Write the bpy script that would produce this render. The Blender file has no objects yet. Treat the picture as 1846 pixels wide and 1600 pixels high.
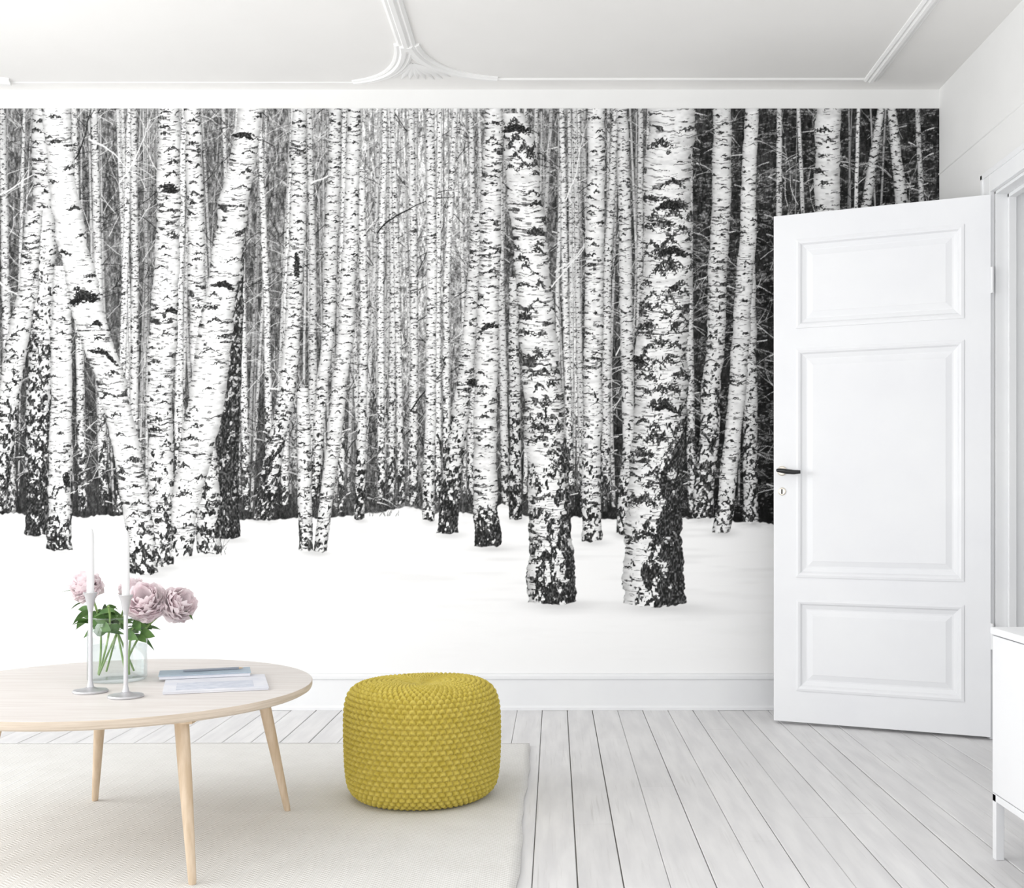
import bpy, bmesh, math, random
import numpy as np
from mathutils import Vector, Matrix
random.seed(5)
sc = bpy.context.scene
sc.view_settings.view_transform = 'Standard'
sc.view_settings.look = 'None'
F = 2038.0; CZ = 0.92; PX = 1000.0; PY = 903.0; D = 5.0

# ---------------------------------------------------------------- helpers
def new_mat(name, col, rough=0.5, spec=0.5, metal=0.0):
    m = bpy.data.materials.new(name); m.use_nodes = True
    b = m.node_tree.nodes['Principled BSDF']
    b.inputs['Base Color'].default_value = (*col, 1)
    b.inputs['Roughness'].default_value = rough
    b.inputs['Specular IOR Level'].default_value = spec
    b.inputs['Metallic'].default_value = metal
    return m
def srgb(r, g, b):
    f = lambda c: (c/255/12.92) if c/255 <= .04045 else ((c/255+.055)/1.055)**2.4
    return (f(r), f(g), f(b))
def noise_mat(name, c1, c2, scale=(1,1,1), nscale=5, rough=0.5, spec=.4, bump=0.0, detail=4, coord='Object', lo=.35, hi=.65):
    m = new_mat(name, c1, rough, spec)
    nt = m.node_tree; b = nt.nodes['Principled BSDF']
    tc = nt.nodes.new('ShaderNodeTexCoord'); mp = nt.nodes.new('ShaderNodeMapping')
    mp.inputs['Scale'].default_value = scale
    n = nt.nodes.new('ShaderNodeTexNoise'); n.inputs['Scale'].default_value = nscale; n.inputs['Detail'].default_value = detail
    r = nt.nodes.new('ShaderNodeValToRGB')
    r.color_ramp.elements[0].position = lo; r.color_ramp.elements[1].position = hi
    r.color_ramp.elements[0].color = (*c1, 1); r.color_ramp.elements[1].color = (*c2, 1)
    nt.links.new(tc.outputs[coord], mp.inputs[0]); nt.links.new(mp.outputs[0], n.inputs['Vector'])
    nt.links.new(n.outputs['Fac'], r.inputs[0]); nt.links.new(r.outputs[0], b.inputs['Base Color'])
    if bump > 0:
        bp = nt.nodes.new('ShaderNodeBump'); bp.inputs['Strength'].default_value = bump; bp.inputs['Distance'].default_value = .002
        nt.links.new(n.outputs['Fac'], bp.inputs['Height']); nt.links.new(bp.outputs[0], b.inputs['Normal'])
    return m
def link(ob, parent=None):
    sc.collection.objects.link(ob)
    if parent is not None:
        ob.parent = parent
        ob.matrix_parent_inverse = Matrix.Translation(-parent.location)
    return ob
def empty(name, loc):
    e = bpy.data.objects.new(name, None); e.location = loc; e.empty_display_size = .1
    sc.collection.objects.link(e); return e
def mesh_obj(name, verts, faces, mat, parent=None, smooth=False, mats=None, fm=None):
    me = bpy.data.meshes.new(name); me.from_pydata([tuple(v) for v in verts], [], faces); me.update()
    if mats:
        for m in mats: me.materials.append(m)
        me.polygons.foreach_set('material_index', fm)
    elif mat: me.materials.append(mat)
    if smooth: me.polygons.foreach_set('use_smooth', [True]*len(me.polygons))
    ob = bpy.data.objects.new(name, me)
    return link(ob, parent)
def box_vf(x0,x1,y0,y1,z0,z1,off=0):
    v = [(x0,y0,z0),(x1,y0,z0),(x1,y1,z0),(x0,y1,z0),(x0,y0,z1),(x1,y0,z1),(x1,y1,z1),(x0,y1,z1)]
    f = [(0,3,2,1),(4,5,6,7),(0,1,5,4),(1,2,6,5),(2,3,7,6),(3,0,4,7)]
    return v, [tuple(i+off for i in q) for q in f]
def boxes(name, lst, mat, parent=None, bevel=0):
    V, Fc = [], []
    for b in lst:
        v, f = box_vf(*b, off=len(V)); V += v; Fc += f
    ob = mesh_obj(name, V, Fc, mat, parent)
    if bevel:
        md = ob.modifiers.new('bev', 'BEVEL'); md.width = bevel; md.segments = 2; md.limit_method = 'ANGLE'
    return ob
def lathe_vf(profile, n=48, cx=0, cy=0, off=0):
    V, Fc = [], []
    for r, z in profile:
        for i in range(n):
            a = 2*math.pi*i/n; V.append((cx+r*math.cos(a), cy+r*math.sin(a), z))
    for j in range(len(profile)-1):
        for i in range(n):
            k = (i+1) % n
            Fc.append((off+j*n+i, off+j*n+k, off+(j+1)*n+k, off+(j+1)*n+i))
    Fc.append(tuple(off+i for i in reversed(range(n))))
    Fc.append(tuple(off+(len(profile)-1)*n+i for i in range(n)))
    return V, Fc
def lathe(name, profile, mat, cx, cy, parent=None, n=48, smooth=True):
    V, Fc = lathe_vf(profile, n, cx, cy)
    ob = mesh_obj(name, V, Fc, mat, parent, smooth)
    if smooth:
        md = ob.modifiers.new('es', 'EDGE_SPLIT'); md.split_angle = math.radians(40)
    return ob
def tube_vf(pts, rads, n=10, off=0):
    pts = [Vector(p) for p in pts]; V, Fc = [], []
    for i, p in enumerate(pts):
        d = (pts[min(i+1, len(pts)-1)]-pts[max(i-1, 0)]).normalized()
        a = d.cross(Vector((0.13, .92, .31))).normalized(); b = d.cross(a).normalized()
        r = rads[i] if hasattr(rads, '__len__') else rads
        for k in range(n):
            t = 2*math.pi*k/n; V.append(tuple(p+a*(r*math.cos(t))+b*(r*math.sin(t))))
    for j in range(len(pts)-1):
        for i in range(n):
            k = (i+1) % n
            Fc.append((off+j*n+i, off+j*n+k, off+(j+1)*n+k, off+(j+1)*n+i))
    Fc.append(tuple(off+i for i in range(n))); Fc.append(tuple(off+(len(pts)-1)*n+i for i in reversed(range(n))))
    return V, Fc
def tube(name, pts, rads, mat, parent=None, n=12, flat_ends=False):
    V, Fc = tube_vf(pts, rads, n)
    if flat_ends:
        V = [(x,y,pts[0][2]) if i < n else ((x,y,pts[-1][2]) if i >= len(V)-n else (x,y,z)) for i,(x,y,z) in enumerate(V)]
    ob = mesh_obj(name, V, Fc, mat, parent, True)
    md = ob.modifiers.new('es', 'EDGE_SPLIT'); md.split_angle = math.radians(45)
    return ob

# ---------------------------------------------------------------- materials
m_wall = noise_mat('wall_paint', srgb(240,240,239), srgb(243,243,242), nscale=3, rough=.8, spec=.2)
m_ceil = noise_mat('ceiling_paint', srgb(246,245,243), srgb(249,248,246), nscale=2, rough=.85, spec=.15)
m_trim = noise_mat('trim_paint', srgb(240,241,243), srgb(244,245,246), nscale=4, rough=.45, spec=.4)
m_mold = noise_mat('plaster', srgb(247,247,246), srgb(250,250,249), nscale=8, rough=.7, spec=.2)
m_door = noise_mat('door_paint', srgb(236,237,240), srgb(240,241,243), nscale=3, rough=.4, spec=.4)
m_side = noise_mat('sideboard_lacquer', srgb(238,239,241), srgb(241,242,244), nscale=3, rough=.35, spec=.4)
m_black = new_mat('black_bakelite', (.01,.01,.012), .3)
m_brass = new_mat('nickel', (.75,.7,.62), .3, metal=1)
m_silver = new_mat('brushed_aluminium', (.60,.60,.62), .38, metal=.7)
m_candle = new_mat('candle_wax', srgb(240,240,241), .5)
m_wood = noise_mat('ash_wood', srgb(222,202,178), srgb(204,181,153), scale=(14,14,1.2), nscale=5, rough=.5, spec=.3)
m_top = noise_mat('birch_veneer', srgb(229,224,220), srgb(219,212,207), scale=(1.2,16,1), nscale=4, rough=.42, spec=.35)
m_edge = noise_mat('plywood_edge', srgb(220,206,190), srgb(202,187,169), scale=(2,2,60), nscale=4, rough=.5)

# ---------------------------------------------------------------- room shell
XL, XR, ZC = -3.6, 1.70, 2.74
Y0 = -0.6
boxes('wall_back', [(XL-.15, XR+.15, D, D+.15, 0, ZC+.1)], m_wall)
DY0, DY1, DZ = 3.44, 4.37, 2.115
boxes('wall_right', [(XR, XR+.15, DY1, D, 0, ZC+.1), (XR, XR+.15, DY0, DY1, DZ, ZC+.1), (XR, XR+.15, Y0, DY0, 0, ZC+.1)], m_wall)
WY0, WY1, WZ0, WZ1 = 0.6, 3.9, .55, 2.45
boxes('wall_left', [(XL-.15, XL, WY1, D, 0, ZC+.1), (XL-.15, XL, Y0, WY0, 0, ZC+.1), (XL-.15, XL, WY0, WY1, 0, WZ0), (XL-.15, XL, WY0, WY1, WZ1, ZC+.1)], m_wall)
boxes('ceiling', [(XL-.15, XR+1.5, Y0, D+.15, ZC, ZC+.12)], m_ceil)
boxes('wall_hall', [(XR+1.35, XR+1.5, 2.4, D, 0, ZC), (XR+.15, XR+1.5, D-.02, D+.15, 0, ZC)], m_wall)
win = empty('window_1', (XL-.07, (WY0+WY1)/2, 1.5))
fr = [(XL-.1, XL-.03, WY0, WY1, WZ0, WZ0+.06), (XL-.1, XL-.03, WY0, WY1, WZ1-.06, WZ1)]
for yy in (WY0, (WY0*2+WY1)/3, (WY0+2*WY1)/3, WY1-.06): fr.append((XL-.1, XL-.03, yy, yy+.06, WZ0, WZ1))
boxes('frame', fr, m_trim, win)

# floor planks
def floor_planks():
    V, Fc = [], []
    w = .1105; x = XL-.1; i = 0
    rnd = random.Random(3)
    while x < XR+1.5:
        g = rnd.choice([.0014,.0018,.0024,.0034])
        dz = rnd.uniform(-.0012, .0)
        x1 = x+w-g
        b = .0018
        ys = [Y0-.0, rnd.uniform(1.2,4.6), D+.1]
        for k in range(2):
            ya, yb = ys[k]+(.0012 if k else 0), ys[k+1]
            o = len(V)
            V += [(x,ya,-.03),(x,ya,dz-b),(x+b,ya,dz),(x1-b,ya,dz),(x1,ya,dz-b),(x1,ya,-.03),
                  (x,yb,-.03),(x,yb,dz-b),(x+b,yb,dz),(x1-b,yb,dz),(x1,yb,dz-b),(x1,yb,-.03)]
            for q in range(5): Fc.append((o+q, o+q+1, o+q+7, o+q+6)[::-1])
            Fc.append((o,o+1,o+2,o+3,o+4,o+5)); Fc.append((o+11,o+10,o+9,o+8,o+7,o+6))
        x += w
    n0 = len(Fc)
    v, f = box_vf(XL-.15, XR+1.5, Y0, D+.15, -.06, -.006, off=len(V)); V += v; Fc += f
    m = noise_mat('painted_boards', srgb(223,222,223), srgb(236,235,235), scale=(7,.9,1), nscale=3.2, rough=.42, spec=.4, bump=.15, detail=8)
    nt = m.node_tree; b = nt.nodes['Principled BSDF']; N = nt.nodes.new; L = nt.links.new
    ge = N('ShaderNodeNewGeometry'); mr = N('ShaderNodeMapRange')
    mr.inputs['To Min'].default_value = .93; mr.inputs['To Max'].default_value = 1.0
    mx = N('ShaderNodeMixRGB'); mx.blend_type = 'MULTIPLY'; mx.inputs[0].default_value = 1
    src = b.inputs['Base Color'].links[0].from_socket
    L(ge.outputs['Random Per Island'], mr.inputs['Value']); L(mr.outputs[0], mx.inputs[2]); L(src, mx.inputs[1])
    tc = N('ShaderNodeTexCoord'); mp = N('ShaderNodeMapping'); mp.inputs['Scale'].default_value = (75, 2.2, 1)
    nz = N('ShaderNodeTexNoise'); nz.inputs['Scale'].default_value = 1.4; nz.inputs['Detail'].default_value = 6
    nz2 = N('ShaderNodeTexNoise'); nz2.inputs['Scale'].default_value = 2.3; nz2.inputs['Detail'].default_value = 3
    L(tc.outputs['Object'], mp.inputs[0]); L(mp.outputs[0], nz.inputs['Vector']); L(tc.outputs['Object'], nz2.inputs['Vector'])
    r1 = N('ShaderNodeMapRange'); r1.inputs['From Min'].default_value = .56; r1.inputs['From Max'].default_value = .74
    r2 = N('ShaderNodeMapRange'); r2.inputs['From Min'].default_value = .42; r2.inputs['From Max'].default_value = .62
    L(nz.outputs['Fac'], r1.inputs['Value']); L(nz2.outputs['Fac'], r2.inputs['Value'])
    mu = N('ShaderNodeMath'); mu.operation = 'MULTIPLY'; L(r1.outputs[0], mu.inputs[0]); L(r2.outputs[0], mu.inputs[1])
    mu2 = N('ShaderNodeMath'); mu2.operation = 'MULTIPLY'; L(mu.outputs[0], mu2.inputs[0]); mu2.inputs[1].default_value = .55
    mx2 = N('ShaderNodeMixRGB'); L(mu2.outputs[0], mx2.inputs[0]); L(mx.outputs[0], mx2.inputs[1]); mx2.inputs[2].default_value = (*srgb(186,184,182),1)
    L(mx2.outputs[0], b.inputs['Base Color'])
    m2 = new_mat('board_gap', srgb(125,122,118), .9)
    mesh_obj('floor', V, Fc, None, mats=[m, m2], fm=[0]*n0+[1]*6)
floor_planks()

def extrude_profile(name, prof, p0, p1, nrm, mat):
    p0 = Vector(p0); p1 = Vector(p1); nrm = Vector(nrm)
    V = []
    for p in (p0, p1):
        for d, z in prof: V.append(tuple(p+nrm*d+Vector((0,0,z))))
    n = len(prof); Fc = [(i, (i+1)%n, n+(i+1)%n, n+i) for i in range(n)]
    Fc += [tuple(range(n))[::-1], tuple(range(n, 2*n))]
    return mesh_obj(name, V, Fc, mat)
bp = [(0,0),(.026,0),(.026,.012),(.018,.02),(.018,.132),(.026,.138),(.026,.15),(.014,.158),(0,.1595)]
extrude_profile('baseboard_back', bp, (XL,D,0), (XR,D,0), (0,-1,0), m_trim)
extrude_profile('baseboard_right', bp, (XR,DY1+.1,0), (XR,D-.027,0), (-1,0,0), m_trim)
extrude_profile('baseboard_left', bp, (XL,Y0,0), (XL,D-.027,0), (1,0,0), m_trim)
rail = [(0,0),(.004,.002),(.005,.006),(.002,.009),(0,.010)]
extrude_profile('trim_1', rail, (XR,Y0,2.36), (XR,D,2.36), (-1,0,0), m_wall)
cs = .085
boxes('trim_2', [(XR-.018,XR+.0,DY1,DY1+cs,0,DZ+cs),(XR-.018,XR,DY0-cs,DY0,0,DZ+cs),(XR-.018,XR,DY0,DY1,DZ,DZ+cs),
                 (XR-.024,XR,DY1+cs-.02,DY1+cs,0,DZ+cs),(XR-.024,XR,DY0-cs,DY1+cs,DZ+cs-.02,DZ+cs+.002),
                 (XR,XR+.15,DY1-.012,DY1,0,DZ),(XR,XR+.15,DY0,DY0+.012,0,DZ),(XR,XR+.15,DY0,DY1,DZ-.012,DZ),
                 (XR+.045,XR+.075,DY1-.027,DY1-.012,0,DZ-.012),(XR+.045,XR+.075,DY0,DY1,DZ-.027,DZ-.012)], m_trim, bevel=.002)

# ceiling mouldings
def sweep_ceiling(name, pts, scale=1.0, mat=m_mold, s1=None):
    prof = [(-.036,0),(-.036,-.007),(-.024,-.013),(-.014,-.008),(-.006,-.017),(.01,-.018),(.016,-.008),(.026,-.011),(.036,-.006),(.036,0)]
    V, Fc = [], []; n = len(prof)
    pts = [Vector((p[0], p[1], 0)) for p in pts]
    for i, p in enumerate(pts):
        d0 = (p-pts[i-1]).normalized() if i > 0 else None
        d1 = (pts[i+1]-p).normalized() if i < len(pts)-1 else None
        if d0 is None: d0 = d1
        if d1 is None: d1 = d0
        n0 = Vector((-d0.y, d0.x, 0)); n1 = Vector((-d1.y, d1.x, 0))
        nn = (n0+n1).normalized(); k = 1/max(.3, nn.dot(n0))
        sc2 = scale if s1 is None else scale+(s1-scale)*i/(len(pts)-1)
        for o, z in prof:
            q = p+nn*(o*k*sc2); V.append((q.x, q.y, ZC+z*sc2))
    for j in range(len(pts)-1):
        for i in range(n-1): Fc.append((j*n+i, j*n+i+1, (j+1)*n+i+1, (j+1)*n+i))
    Fc.append(tuple(range(n))); Fc.append(tuple((len(pts)-1)*n+i for i in reversed(range(n))))
    return mesh_obj(name, V, Fc, mat)
def arc(x0, y0, x1, y1, n=14, fl=.42):
    # leaves along +Y and flares out concavely to a fine tip
    P = []
    for i in range(n+1):
        t = i/n
        bx = 2*t*(1-t)*(x0+(x1-x0)*fl*.35)+(1-t)**2*x0+t*t*x1
        by = 2*t*(1-t)*(y0+(y1-y0)*.86)+(1-t)**2*y0+t*t*y1
        P.append((bx, by))
    return P
cxm = -.59; ML = -2.62
a1 = arc(cxm, 4.52, cxm+.33, 4.87)
sweep_ceiling('trim_3', [(cxm+.012, 4.5)]+[(x+.012,y) for x,y in a1[1:]], 1.1, s1=.6)
sweep_ceiling('trim_4', [(cxm+.31,4.875),(1.375,4.875)], .33)
sweep_ceiling('trim_12', [(1.365,4.885),(1.375,Y0)], .85)
a2 = arc(cxm, 4.52, cxm-.27, 4.91)
sweep_ceiling('trim_5', [(cxm-.012, 4.5)]+[(x-.012,y) for x,y in a2[1:]], 1.1, s1=.6)
sweep_ceiling('trim_6', [(cxm-.27,4.915),(ML+.24,4.915)], .16)
sweep_ceiling('trim_7', [(cxm,Y0),(cxm,4.54)], 1.05)
a3 = arc(ML, 4.52, ML+.26, 4.90)
sweep_ceiling('trim_8', a3)
sweep_ceiling('trim_9', [(ML,Y0),(ML,4.54)], 1.0)
a4 = arc(ML, 4.52, ML-.3, 4.90)
sweep_ceiling('trim_10', a4+[(XL,4.90)], .9)
def fan():
    V, Fc = [], []
    for k in range(9):
        ang = math.radians(-44+11*k)
        L = .17+.05*abs(math.sin(ang))
        bx, by = cxm, 4.70
        dx, dy = math.sin(ang), math.cos(ang)
        o = len(V); N = 8
        for i in range(N+1):
            t = i/N; wd = .015*math.sin(math.pi*min(1, t*.85+.12))
            x = bx+dx*L*t; y = by+dy*L*t
            V += [(x-dy*wd, y+dx*wd, ZC-.001), (x, y, ZC-.001-.008*math.sin(math.pi*(t*.8+.1))), (x+dy*wd, y-dx*wd, ZC-.001)]
        for i in range(N):
            a = o+3*i
            Fc += [(a,a+1,a+4,a+3),(a+1,a+2,a+5,a+4)]
    mesh_obj('trim_11', V, Fc, m_mold, smooth=True)
fan()

# ---------------------------------------------------------------- MURAL (flat print on wall)
def hsh(ix, iy, seed):
    n = (ix.astype(np.int64)*374761393 + iy.astype(np.int64)*668265263 + seed*144269504) & 0xffffffff
    n = ((n ^ (n >> 13))*1274126177) & 0xffffffff
    n = n ^ (n >> 16)
    return (n & 0xffff)/65535.0
def vn(x, y, seed=0):
    x = np.asarray(x, dtype=np.float32); y = np.asarray(y, dtype=np.float32)
    x, y = np.broadcast_arrays(x, y)
    ix = np.floor(x); iy = np.floor(y); fx = x-ix; fy = y-iy
    fx = fx*fx*(3-2*fx); fy = fy*fy*(3-2*fy)
    a = hsh(ix, iy, seed); b = hsh(ix+1, iy, seed); c = hsh(ix, iy+1, seed); d = hsh(ix+1, iy+1, seed)
    return (a*(1-fx)+b*fx)*(1-fy)+(c*(1-fx)+d*fx)*fy
def ss(a, b, x):
    t = np.clip((x-a)/(b-a), 0, 1); return t*t*(3-2*t)
OX = 472; MW = OX+1695; MT = 196; MH = 1018
rs = np.random.RandomState(11)
gx = (np.arange(MW)-OX).astype(np.float32)[None, :]; gy = (np.arange(MH)+MT).astype(np.float32)[:, None]
GX = np.broadcast_to(gx, (MH, MW)); GY = np.broadcast_to(gy, (MH, MW))
base = np.interp(GX, [-470,0,200,400,560,700,760,830,920,1000,1100,1230,1300,1700],[.36,.40,.40,.42,.47,.68,.72,.62,.45,.40,.34,.28,.25,.23])
vert = np.interp(GY, [196,420,700,860,940],[1.15,1.0,.76,.58,.50])
C = base*vert
C = C*(.62+.76*vn(GX/3.1, GY/9, 1))*(.72+.56*vn(GX/1.6, GY/2.2, 2))
C += .14*(vn(GX/28, GY/60, 3)-.5)
cf = ss(1120, 1290, GX)
sp = ss(.50, .72, vn((GX+GY*.35)/5.5, GY/2.4, 4)*.62+vn((GX-GY*.2)/26, GY/12, 5)*.50-.06)
C = C*(1-cf*.2)+cf*sp*.42*vn(GX/1.6, GY/1.6, 9)
def splat(px, py, val, al):
    ix = np.floor(px).astype(int); iy = np.floor(py).astype(int); fx = px-ix; fy = py-iy
    for ddx, ddy, w in ((0,0,(1-fx)*(1-fy)),(1,0,fx*(1-fy)),(0,1,(1-fx)*fy),(1,1,fx*fy)):
        jx = ix+ddx+OX; jy = iy+ddy-MT
        ok = (jx>=0)&(jx<MW)&(jy>=0)&(jy<MH)
        w2 = (w*al)[ok]; jx = jx[ok]; jy = jy[ok]
        C[jy, jx] = C[jy, jx]*(1-w2)+val*w2
def twig(x, y, ang, L, val, al, curv=0, thick=1.0, sub=0, taper=True):
    n = max(6, int(L*1.3)); t = np.linspace(0, 1, n)
    wob = np.cumsum(rs.randn(n))*.035
    a = ang+curv*t+wob
    px = x+np.cumsum(np.cos(a))*L/n; py = y-np.cumsum(np.sin(a))*L/n
    k = 0.0
    al_ = np.clip(np.full(n, al)*(1-.5*t if taper else 1), 0, 1)
    while k < thick:
        th = np.where(t < 1-(k/ max(thick,.01))*.8, 1.0, 0.0)
        splat(px, py+k, val, al_*th)
        if thick > 1.5: splat(px+k*.6, py, val, al_*th)
        k += .7
    for s in range(sub):
        i = rs.randint(n//5, n-1)
        twig(px[i], py[i], a[i]+rs.choice([-1,1])*rs.uniform(.35,.9), L*rs.uniform(.2,.45), val, al*.85, rs.uniform(-.4,.4), max(1, thick*.5), 0)
def firbranch(x, y, L, side):
    # drooping evergreen branch with snow on top
    a0 = -.25 if side > 0 else math.pi+.25
    twig(x, y, a0, L, rs.choice([.55,.75,.9]), .75, -.35*side, 1.6, 0)
    m = int(L/4)
    for k in range(m):
        t = (k+1)/m; bx = x+side*L*t*.95; by = y+L*(.22*t+.12*t*t)
        twig(bx, by+1, -math.pi/2+side*rs.uniform(.2,1.1), rs.uniform(4,9)*(1.2-t*.5), rs.choice([.10,.16,.3,.6]), .75, 0, 1, 0)
def trunk(pts, dark0=None, tone=1.0, con=1.0, seed=1, p=1.3, dens=1.0, knots=True, dside=0, dmax=1.0, diam=None):
    P = np.array(pts, dtype=np.float32)
    ya = int(max(MT, math.floor(P[0,1]))); yb = int(min(MT+MH-1, math.ceil(P[-1,1])+3))
    ys = np.arange(ya, yb+1).astype(np.float32)
    c = np.interp(ys, P[:,1], P[:,0]); w = np.interp(ys, P[:,1], P[:,2])
    k = np.ones(31)/31.0
    if len(c) > 60:
        c = np.convolve(np.pad(c, 15, mode='reflect', reflect_type='odd'), k, 'valid'); 
    hw = w/2*(1+.14*(vn(ys/13, ys*0+.5, seed+7)-.5)+.08*(vn(ys/4, ys*0+.5, seed+9)-.5))
    c = c+(vn(ys/40, ys*0+3.3, seed+8)-.5)*w[0]*.16
    x0 = int(max(-OX, math.floor((c-hw).min())-2)); x1 = int(min(MW-OX-1, math.ceil((c+hw).max())+2))
    if x1 <= x0: return
    xs = np.arange(x0, x1+1).astype(np.float32)[None, :]
    Y = ys[:, None]; cc = c[:, None]; H = hw[:, None]
    a = xs-cc; u = a/H
    al = np.clip((1-np.abs(u))*H+.5, 0, 1)
    endn = P[-1,1]-2+4*(vn(xs/7, xs*0+1, seed+4)-.5)-2.5*u*u*(P[-1,2]/40)
    al = al*np.clip((endn-Y)*.6+.5, 0, 1)
    wh = float(np.mean(w))/2
    yy = Y-.10*wh*(1-u*u)+ (vn(a/7, Y/9, seed+20)-.5)*3.0
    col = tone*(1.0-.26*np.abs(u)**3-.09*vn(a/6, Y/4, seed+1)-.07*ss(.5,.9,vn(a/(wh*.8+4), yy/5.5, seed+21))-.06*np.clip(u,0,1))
    cl = vn(Y/max(14, wh*1.2)+0*a, a*0+.2, seed+2)
    m1 = ss(.73, .84, vn(a/(3+wh*.24), yy/1.8, seed+3)+.16*(cl-.5)+.05*(dens-1))*.55
    m2 = ss(.81, .86, vn(a/(3+wh*.40)+9, yy/(2.0+wh*.06), seed+5)*.9+.16*u*u+.30*(cl-.5)+.08*(dens-1)+.10*(vn(a/1.8, Y/1.5, seed+6)-.5))
    dk = np.maximum(m1, m2*.9)
    def chev(kx, y, sx, th, sl, st=.97):
        R = sx*1.3+th*2
        q0 = int(max(0, y-R-ya)); q1 = int(min(len(ys), y+R-ya))
        if q1 <= q0: return
        A = a[q0:q1]; YY = Y[q0:q1]
        ax = np.abs(A-kx)/sx
        dd = (YY-y-sl*np.abs(A-kx)+(vn(A/2.5, YY/2.5, seed+31)-.5)*th*1.8)
        mk = ss(1.0, .55, np.abs(dd)/(th*(1.1-.85*np.clip(ax,0,1))))*ss(1.08, .9, ax+.3*(vn(A/3, YY/2, seed+33)-.5))
        dk[q0:q1] = np.maximum(dk[q0:q1], mk*st)
    rr = random.Random(seed*77)
    if knots:
        y = P[0,1]-10
        while y < P[-1,1]-10:
            y += max(9, wh*rr.uniform(.55, 1.7)/dens)
            if y < ya-30: continue
            chev(rr.uniform(-.8,.8)*wh, y, wh*rr.uniform(.3,.8), max(1.2, wh*rr.uniform(.07,.20)), rr.uniform(.15,.6))
    if diam:
        for (ya_, yb_, dy, sz, per) in diam:
            y = ya_; row = 0
            while y < yb_:
                for q in range(per):
                    kx = ((q+.5*(row%2)+.25)/per*2-1)*wh+rr.uniform(-.12,.12)*wh
                    if rr.random() < .82: chev(kx, y+rr.uniform(-.25,.25)*dy, sz*rr.uniform(.7,1.3), sz*rr.uniform(.28,.6), rr.uniform(.5,1.1), .93)
                y += dy; row += 1
    if dark0 is not None:
        t = np.clip((Y-dark0)/(P[-1,1]-dark0), 0, 1)**p*dmax
        sc_ = max(.55, wh/38)
        n = .5*vn((a+Y*.42)/(8*sc_), (Y-a*.2)/(17*sc_), seed+10)+.5*vn((a-Y*.42)/(8*sc_)+40, (Y+a*.2)/(17*sc_), seed+13)
        n = n*.72+.28*vn(a/2.4, Y/3.6, seed+11)
        te = .17+.44*t+.13*dside*u*ss(0,.4,t)+ .06*t*(u*u)
        mk = ss(te+.035, te-.035, n)*ss(0,.03,t)
        dk = np.maximum(dk, mk)
    dark = (.12+.42*vn(a/1.8, Y/3.2, seed+12)**2.2)*(.75+.25*tone)+.10*(1-con)
    col = col*(1-dk*con)+dark*dk*con
    sl = (slice(ya-MT, yb+1-MT), slice(x0+OX, x1+1+OX))
    C[sl] = C[sl]*(1-al)+col*al
for i in range(1700):
    x = rs.uniform(-460, 1690); y = rs.uniform(200, 900)
    v = rs.choice([.12,.2,.6,.8,.88]); 
    if x > 1230 and rs.rand() < .6: continue
    twig(x, y, rs.uniform(.2, 2.9), rs.uniform(30, 120), v, rs.uniform(.3,.75), rs.uniform(-.5,.5), 1, 1)
for i in range(420):
    x = rs.uniform(1150, 1700) if rs.rand() < .62 else rs.uniform(960, 1200)
    firbranch(x, rs.uniform(200, 890), rs.uniform(18, 55), rs.choice([-1,1]))
far = []
for i in range(165):
    x = rs.uniform(-460, 1200) if rs.rand() < .95 else rs.uniform(1200, 1690)
    far.append((rs.uniform(2.5, 9.5)*(1 if x < 1200 else .8), x))
far.sort()
for i, (w, x) in enumerate(far):
    ln = rs.uniform(-34, 34); yb = rs.uniform(880, 925); xm = x+ln*.5+rs.uniform(-9,9)
    tone = (.60+.30*min(1, w/9))*rs.uniform(.80,1.08)
    trunk([(x+ln,150,w*.72),(xm,520,w*.9),(x,yb,w*1.05)], dark0=rs.uniform(480,800), tone=tone, con=.74, seed=1000+i*3, dens=.9, p=.9, knots=(w>5.5), dmax=.85)
for i in range(900):
    x = rs.uniform(-460, 1690); y = rs.uniform(200, 870)
    v = rs.choice([.08,.14,.85,.92,.8])
    if x > 1230 and rs.rand() < .5: continue
    twig(x, y, rs.choice([rs.uniform(.3,1.3), rs.uniform(1.8,2.8)]), rs.uniform(40, 150), v, rs.uniform(.5,.95), rs.uniform(-.6,.6), 1, 3)
mids = [(-440,14),(-395,20),(-350,13),(-300,18),(-250,22),(-205,14),(-160,18),(-110,20),(-50,18),(-20,14),
        (22,15),(150,14),(188,15),(215,12),(240,14),(322,14),(445,12),(487,12),(513,13),(562,13),
        (615,11),(688,12),(705,12),(724,11),(745,14),(790,11),(805,12),(848,12),(912,13),(1030,12),(1052,11),(1092,15),(1150,12),
        (1247,14),(1408,12),(1452,8),(1540,8)]
for i, (x, w) in enumerate(mids):
    ln = rs.uniform(-22, 22)
    trunk([(x+ln,150,w*.8),(x+ln*.3+rs.uniform(-6,6),520,w),(x,rs.uniform(908,932),w*1.15)], dark0=rs.uniform(560,780), tone=rs.uniform(.86,.98), con=.93, seed=3000+i*5, dens=1.1, p=1.0, dmax=.95)
for (x,y,a,L,cv) in [(1000,490,.7,130,.8),(990,520,.75,150,.2),(120,300,.6,150,.1),(560,330,.5,120,.1),(1020,360,1.2,150,.2),(680,420,.9,140,.1),(-5,505,-.6,100,-.2),(740,740,.8,110,.2),(1110,640,1.2,90,0),(0,350,.4,110,.1),(160,250,-.5,120,.1),(480,700,.2,60,.2),(215,330,.9,150,.1),(620,470,.8,120,-.1)]:
    twig(x, y, a, L, rs.choice([.88,.92,.15]), .95, cv, 2.4, 4)
# low snowy firs
for i in range(170):
    cxs = rs.choice([150,190,430,455,510,660,700,-80,-260,1010,1040,20,240,320])
    firbranch(rs.normal(cxs, 22), rs.uniform(745, 905), rs.uniform(14, 34), rs.choice([-1,1]))
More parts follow.
